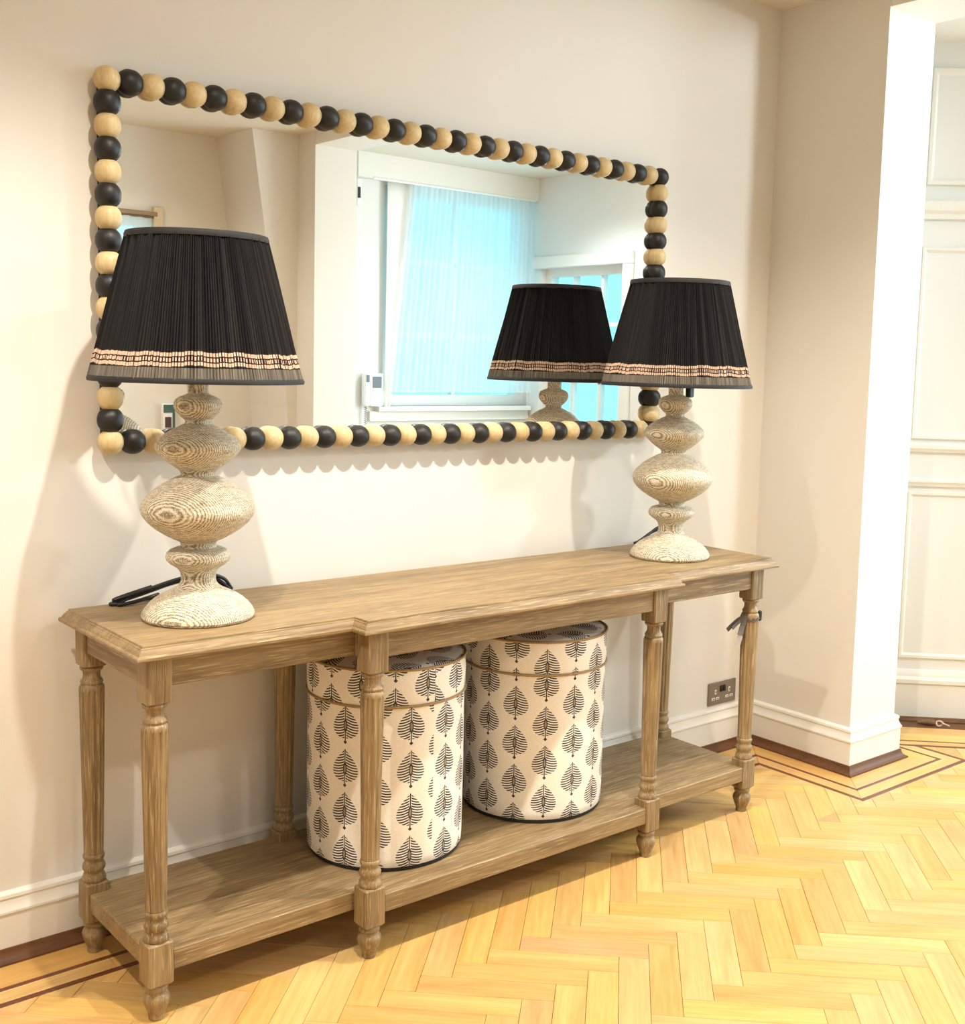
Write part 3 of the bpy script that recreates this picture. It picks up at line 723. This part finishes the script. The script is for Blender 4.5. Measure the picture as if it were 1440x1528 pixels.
def make_stool(loc, rz, ncol, voff, lid_rot, label):
    root = tag(empty('storage_stool', loc, rz), label, 'storage stool', 'leaf print storage stools')
    Rr = 0.193; NS = 112
    def cyl(name, prof, mat, par, uoff, vo, n=NS):
        mb = MB(); vs = []; fs = []; uvs = []
        for r, zz in prof:
            for i in range(n + 1):
                t = 2 * math.pi * i / n; vs.append((r * math.cos(t), r * math.sin(t), zz))
        run = 0; vv = [prof[0][1] / ROWH + vo]
        for a_, b_ in zip(prof, prof[1:]): vv.append(vv[-1] + math.hypot(b_[0] - a_[0], b_[1] - a_[1]) / ROWH)
        for k in range(len(prof) - 1):
            for i in range(n):
                fs.append((k * (n + 1) + i, k * (n + 1) + i + 1, (k + 1) * (n + 1) + i + 1, (k + 1) * (n + 1) + i))
                u0, u1 = ncol * i / n + uoff, ncol * (i + 1) / n + uoff
                uvs.append([(u0, vv[k]), (u1, vv[k]), (u1, vv[k + 1]), (u0, vv[k + 1])])
        mb.add(vs, fs, uvs); return mb.build(name, mat, par, smooth=50)
    body = cyl('body', [(Rr - 0.006, 0.006), (Rr - 0.001, 0.012), (Rr, 0.03), (Rr + .001, 0.2), (Rr, 0.396)], LEAF, root, 0, voff)
    mb = MB(); mb.lathe([(Rr - 0.012, 0.0), (Rr - 0.004, 0.001), (Rr - 0.003, 0.010), (Rr - 0.02, 0.012)], 96); mb.build('base_rim', BASEBLK, root, smooth=40)
    lid = cyl('lid', [(Rr + .001, 0.402), (Rr + .0025, 0.41), (Rr + .003, 0.45), (Rr + .0015, 0.486)], LEAF, root, lid_rot, voff + 0.55)
    # padded top, planar print
    mb = MB(); n = 64; rr = [(0, 0.502), (0.06, 0.5015), (0.12, 0.4995), (0.16, 0.4965), (0.182, 0.492), (Rr + .001, 0.4865)]
    vs = []; fs = []; uvs = []
    for r, zz in rr:
        for i in range(n): t = 2 * math.pi * i / n; vs.append(((r + 1e-4) * math.cos(t), (r + 1e-4) * math.sin(t), zz))
    for k in range(len(rr) - 1):
        for i in range(n):
            f = (k * n + i, (k + 1) * n + i, (k + 1) * n + (i + 1) % n, k * n + (i + 1) % n); fs.append(f)
            uvs.append([(vs[q][0] / 0.080 + 0.3, vs[q][1] / ROWH + 0.2) for q in f])
    mb.add(vs, fs, uvs); mb.build('lid_top', LEAF, lid, smooth=60)
    for zz in (0.4005, 0.4875):
        mb = MB(); mb.tube([((Rr + .0025) * math.cos(2 * math.pi * i / 96), (Rr + .0025) * math.sin(2 * math.pi * i / 96), zz) for i in range(96)], 0.0034, 8, closed=True); mb.build('piping', PIPING, lid, smooth=60)
    return root
make_stool((-0.258, -0.213, 0.1468), math.radians(-88), 15.25, 0.12, 0.5, 'cylindrical leaf print fabric stool standing behind the left middle table leg')
make_stool((0.229, -0.213, 0.1468), math.radians(60), 15.12, 0.40, 0.0, 'cylindrical leaf print fabric stool standing clear in the centre of the shelf')

# ------------------------------------------------------------------ wall socket
sock = tag(empty('wall_socket', (1.330, YW, 0.150)), 'brushed steel double wall socket above the white skirting', 'socket')
mb = MB(); mb.box(-0.074, 0.074, -0.006, 0.0, 0.012, 0.094, bev=0.002); mb.build('face_plate', STEEL, sock)
for cx in (-0.037, 0.037):
    for dx, dz, w_, h_ in ((0, 0.060, 0.0055, 0.011), (-0.0115, 0.036, 0.010, 0.006), (0.0115, 0.036, 0.010, 0.006)):
        boxobj('pin_slot', WHITEPL, (cx + dx - w_ * .8, cx + dx + w_ * .8, -0.0072, -0.005, dz - h_ * .75, dz + h_ * .75), sock, bev=0.0006)
        boxobj('slot_hole', STEEL, (cx + dx - w_ * .4, cx + dx + w_ * .4, -0.0076, -0.007, dz - h_ * .4, dz + h_ * .4), sock)
for cx in (-0.008, 0.008): boxobj('rocker_switch', BLACKPL, (cx - 0.0055, cx + 0.0055, -0.0105, -0.005, 0.058, 0.080), sock, bev=0.001)

# ------------------------------------------------------------------ ribbon tag on the right front leg
RIBM = plain('grey_ribbon', S(92, 86, 80), 0.6, 0, 0.25, 90); TAGM = plain('silver_swing_tag', S(178, 174, 168), 0.45, 0, 0.2, 60)
rib = tag(empty('ribbon_tag', (AX, YO, 0.606)), 'grey ribbon with swing tag tied round the right front table leg', 'ribbon tag')
mb = MB(); mb.rings([[(r * math.cos(2 * math.pi * i / 40), r * math.sin(2 * math.pi * i / 40), zz + 0.006 * math.cos(2 * math.pi * i / 40 - 0.6)) for i in range(40)] for r, zz in ((0.0278, -.003), (0.0290, -.003), (0.0290, .003), (0.0278, .003))], loop=True)
mb.build('ribbon_band', RIBM, rib, smooth=40)
def flap(name, mat, p0, d, w, wdir, t=0.0012, bend=0.006):
    mb = MB(); p0 = Vector(p0); d = Vector(d); wd = Vector(wdir).normalized(); nn = d.cross(wd).normalized(); rs = []
    for i in range(7):
        q = i / 6; c = p0 + d * q + nn * bend * math.sin(q * math.pi); ww = w * (0.6 + 0.4 * min(1, q * 3))
        rs.append([tuple(c + wd * ww + nn * t), tuple(c - wd * ww + nn * t), tuple(c - wd * ww - nn * t), tuple(c + wd * ww - nn * t)])
    mb.rings(rs, cap=True); return mb.build(name, mat, rib)
ad = Vector((-0.80, -0.60, 0))     # towards the camera
pc = ad * 0.0305
side = Vector((-0.76, 0.65, 0))    # leftwards in the picture
flap('ribbon_tail', RIBM, pc + side * 0.015 + Vector((0, 0, 0.012)), side * 0.050 + ad * 0.012 + Vector((0, 0, -0.045)), 0.006, Vector((-0.3, 0.2, 0.5)))
flap('ribbon_tail', RIBM, pc + side * 0.010 + Vector((0, 0, 0.010)), side * 0.040 + ad * 0.018 + Vector((0, 0, -0.036)), 0.005, Vector((-0.2, 0.3, 0.6)))
flap('swing_tag', RIBM, pc + side * 0.012 + Vector((0, 0, 0.004)), side * 0.014 + ad * 0.012 + Vector((0, 0, -0.050)), 0.0085, side)
flap('swing_tag', TAGM, pc + side * 0.024 + ad * 0.010 + Vector((0, 0, -0.044)), side * 0.008 + ad * 0.002 + Vector((0, 0, -0.032)), 0.0085, side, bend=0.001)
boxobj('ribbon_knot', BLACKPL, (0.018, 0.032, -0.022, -0.012, -0.012, 0.020), rib, bev=0.003)

# ------------------------------------------------------------------ rope end by the splayed skirting
ROPE = plain('brown_rope', S(126, 94, 68), 0.8, 0, 0.4, 200); ROPE2 = plain('pale_rope', S(206, 186, 160), 0.8)
q = Vector((*splay_pt(2.272, 0.090), 0.004)); ee = Vector((1, -1, 0)).normalized(); nn = Vector((-1, -1, 0)).normalized()
knot = tag(empty('rope_end', q), 'knotted brown cord end lying against the white panelled skirting', 'cord')
mb = MB(); mb.tube([ee * s * 1.0 + nn * (0.006 * math.sin(s * 60)) + Vector((0, 0, 0.008)) for s in [-0.06 + 0.01 * i for i in range(8)]], [0.005, 0.007, 0.009, 0.011, 0.012, 0.012, 0.011, 0.008], 8); mb.build('cord_strand', ROPE, knot, smooth=50)
mb = MB(); mb.tube([ee * (0.022 + 0.012 * math.cos(t)) + nn * (0.010 + 0.004 * math.sin(2 * t)) + Vector((0, 0, 0.008 + 0.010 * math.sin(t))) for t in [2 * math.pi * i / 18 for i in range(18)]], 0.0035, 7, closed=True); mb.build('cord_loop', ROPE2, knot, smooth=50)
mb = MB(); mb.tube([ee * (0.030 + 0.004 * i) + nn * (0.012 + 0.004 * math.sin(i)) + Vector((0, 0, 0.012 - 0.0016 * i)) for i in range(8)], 0.003, 6); mb.build('frayed_end', ROPE2, knot, smooth=50)

# ------------------------------------------------------------------ things seen in the mirror
def sheer_mat():
    m, nt, b = new_mat('sheer_voile'); out = nt.nodes['Material Output']
    t = nt.nodes.new('ShaderNodeBsdfTransparent'); tl = nt.nodes.new('ShaderNodeBsdfTranslucent'); df = nt.nodes.new('ShaderNodeBsdfDiffuse')
    n = noise(nt, coord(nt, 'Object', (60, 60, 1.0)), 1.0, 3); X.nt = nt
    cl = ramp(nt, n, [(0.35, (0.78, 0.90, 0.94, 1)), (0.65, (0.95, 0.98, 1, 1))])
    for q in (tl, df): lk(nt, cl, q.inputs[0])
    m1 = nt.nodes.new('ShaderNodeMixShader'); m1.inputs[0].default_value = 0.45; lk(nt, tl.outputs[0], m1.inputs[1]); lk(nt, df.outputs[0], m1.inputs[2])
    m2 = nt.nodes.new('ShaderNodeMixShader'); lk(nt, (X(n) * 0.3 + 0.12).v, m2.inputs[0]); lk(nt, m1.outputs[0], m2.inputs[1]); lk(nt, t.outputs[0], m2.inputs[2])
    lk(nt, m2.outputs[0], out.inputs[0]); b.inputs['Base Color'].default_value = (1, 1, 1, 1)
    return m
SHEER = sheer_mat(); DRAPE = plain('white_drape', S(240, 238, 234), 0.9, 0, 0.03, 8)
def curtain(name, mat, top, bot, z0, z1, y, folds, amp, n=160, axis=0, parent=None):
    mb = MB(); rs = []; R_ = 10
    for i in range(n + 1):
        q = i / n; col = []
        for k in range(R_ + 1):
            f = k / R_; x = (top[0] + (top[1] - top[0]) * q) * (1 - f) + (bot[0] + (bot[1] - bot[0]) * q) * f
            col.append((x, y + amp * (math.sin(q * folds * 6.283) + 0.4 * math.sin(q * folds * 2.7 + 1)), z1 + (z0 - z1) * f))
        rs.append(col)
    mb.rings(rs, closed=False)
    return mb.build(name, mat, parent, smooth=80)
c_ = tag(empty('sheer_curtain', (2.8, YB + 0.06, 1.14)), 'pale sheer curtain over the bay window seen in the mirror', 'curtain')
o = curtain('voile', SHEER, (-0.46, 0.565), (-0.60, 0.565), 0.0, 1.285, 0, 26, 0.010, 220, parent=c_)
mb = MB(); mb.tube([(-0.72, 0.0, 1.293), (0.57, 0.0, 1.293)], 0.008, 8); mb.build('curtain_rod', WHITEPL, c_)
d_ = curtain('drape_panel', DRAPE, (-0.015, 0.19), (-0.015, 0.02), -0.66, 0.75, 0, 1.5, 0.003, 60)
d_.location = (2.21, YB + 0.035, 1.68); sm_ = d_.modifiers.new('thick', 'SOLIDIFY'); sm_.thickness = 0.006
tag(d_, 'plain white drape panel with a raking edge left of the sheer curtain', 'curtain')
c4 = tag(empty('net_curtain', (0.48, YF + 0.03, 1.46)), 'net curtain in the small window at the mirror left edge', 'curtain')
curtain('voile', SHEER, (-0.36, 0.33), (-0.36, 0.33), 0.0, 0.63, 0, 9, 0.008, 80, parent=c4)
mb = MB(); mb.tube([(-0.38, 0, 0.635), (0.345, 0, 0.635)], 0.006, 8); mb.build('curtain_rod', plain('bronze_rod', S(110, 90, 64), 0.5), c4)
# entry phone
ip = tag(empty('entry_phone', (2.10, YB, 1.05)), 'white video entry phone with dark screen on the bay wall', 'intercom')
boxobj('body', WHITEPL, (-0.005, 0.085, 0.0, 0.035, 0.0, 0.205), ip, bev=0.005)
scr = boxobj('screen', DARKSCREEN, (0.008, 0.072, 0.035, 0.038, 0.115, 0.185), ip)
for i in range(3): boxobj('button', WHITEPL, (0.012 + 0.02 * i, 0.026 + 0.02 * i, 0.035, 0.038, 0.05, 0.06), ip, bev=0.001)
hs = boxobj('handset', WHITEPL, (-0.062, -0.015, 0.010, 0.055, 0.0, 0.21), ip, bev=0.010)
boxobj('handset_grille', DARKSCREEN, (-0.050, -0.028, 0.055, 0.057, 0.150, 0.195), hs)
mb = MB(); mb.tube([(-0.038 + 0.007 * math.cos(t * 9), 0.03 + 0.007 * math.sin(t * 9), 0.002 - t * 0.019 + 0.0) for t in [i * 0.06 for i in range(100)]], 0.0022, 6)
mb.build('coiled_cord', plain('grey_cord', S(150, 150, 150), 0.5), ip, smooth=60)
sn = tag(empty('contact_sensor', (1.987, YB, 2.26)), 'small white alarm contact with black block high on the architrave', 'sensor')
boxobj('housing', WHITEPL, (-0.012, 0.018, 0.03, 0.046, 0.0, 0.16), sn, bev=0.003); boxobj('magnet_block', BLACKPL, (-0.010, 0.008, 0.046, 0.054, 0.045, 0.11), sn, bev=0.002)
GREENM = plain('green_label', S(60, 96, 84), 0.5); REDM = plain('dark_red_panel', S(72, 36, 32), 0.4)
cb_ = tag(empty('control_box', (0.905, YF, 0.86)), 'small white control box with green top and dark panel, mirrored behind lamp', 'control box')
boxobj('case', WHITEPL, (-0.035, 0.035, 0, 0.04, 0, 0.20), cb_, bev=0.004); boxobj('dark_panel', REDM, (-0.024, 0.012, 0.04, 0.043, 0.065, 0.125), cb_)
boxobj('green_label', GREENM, (-0.033, 0.033, 0.04, 0.043, 0.15, 0.195), cb_); boxobj('green_stripe', GREENM, (0.02, 0.034, 0.04, 0.043, 0.0, 0.15), cb_)

# ------------------------------------------------------------------ downlights
LENS, nt, b = new_mat('downlight_lens'); b.inputs['Emission Color'].default_value = (1, 0.85, 0.62, 1); b.inputs['Emission Strength'].default_value = 6
places = ['in front of the left lamp', 'in front of the table centre', 'left of the console table', 'beside the pier', 'added as fill over the street wall, left', 'added as fill over the street wall, by the breast', 'added as fill in the bay near the pier', 'added as fill in the bay near the side window']
for (x, y, p, ang, colr, soft), pl in zip(DOWN, places):
    root = tag(empty('ceiling_downlight', (x, y, CEIL)), 'recessed ceiling downlight ' + pl, 'downlight', 'recessed downlights')
    mb = MB(); mb.rings([[(r * math.cos(2 * math.pi * i / 32), r * math.sin(2 * math.pi * i / 32), zz) for i in range(32)] for r, zz in ((0.045, 0.0), (0.045, -0.004), (0.032, -0.003), (0.032, 0.0))], loop=True); mb.build('trim_ring', WHITEPL, root, smooth=40)
    mb = MB(); mb.lathe([(0.0005, -0.0005), (0.0315, -0.0008)], 24); mb.build('lens', LENS, root)
    l = bpy.data.lights.new('downlight_beam', 'SPOT'); l.energy = p; l.color = colr; l.spot_size = math.radians(ang); l.spot_blend = 0.7; l.shadow_soft_size = soft
    lo = bpy.data.objects.new('downlight_beam', l); COL.objects.link(lo); lo.parent = root; lo.location = (0, 0, -0.03)
    n_ = DOWN.index((x, y, p, ang, colr, soft))
    if n_ in AIM: lo.rotation_euler = (Vector(AIM[n_]) - Vector((x, y, CEIL - 0.03))).to_track_quat('-Z', 'Y').to_euler()
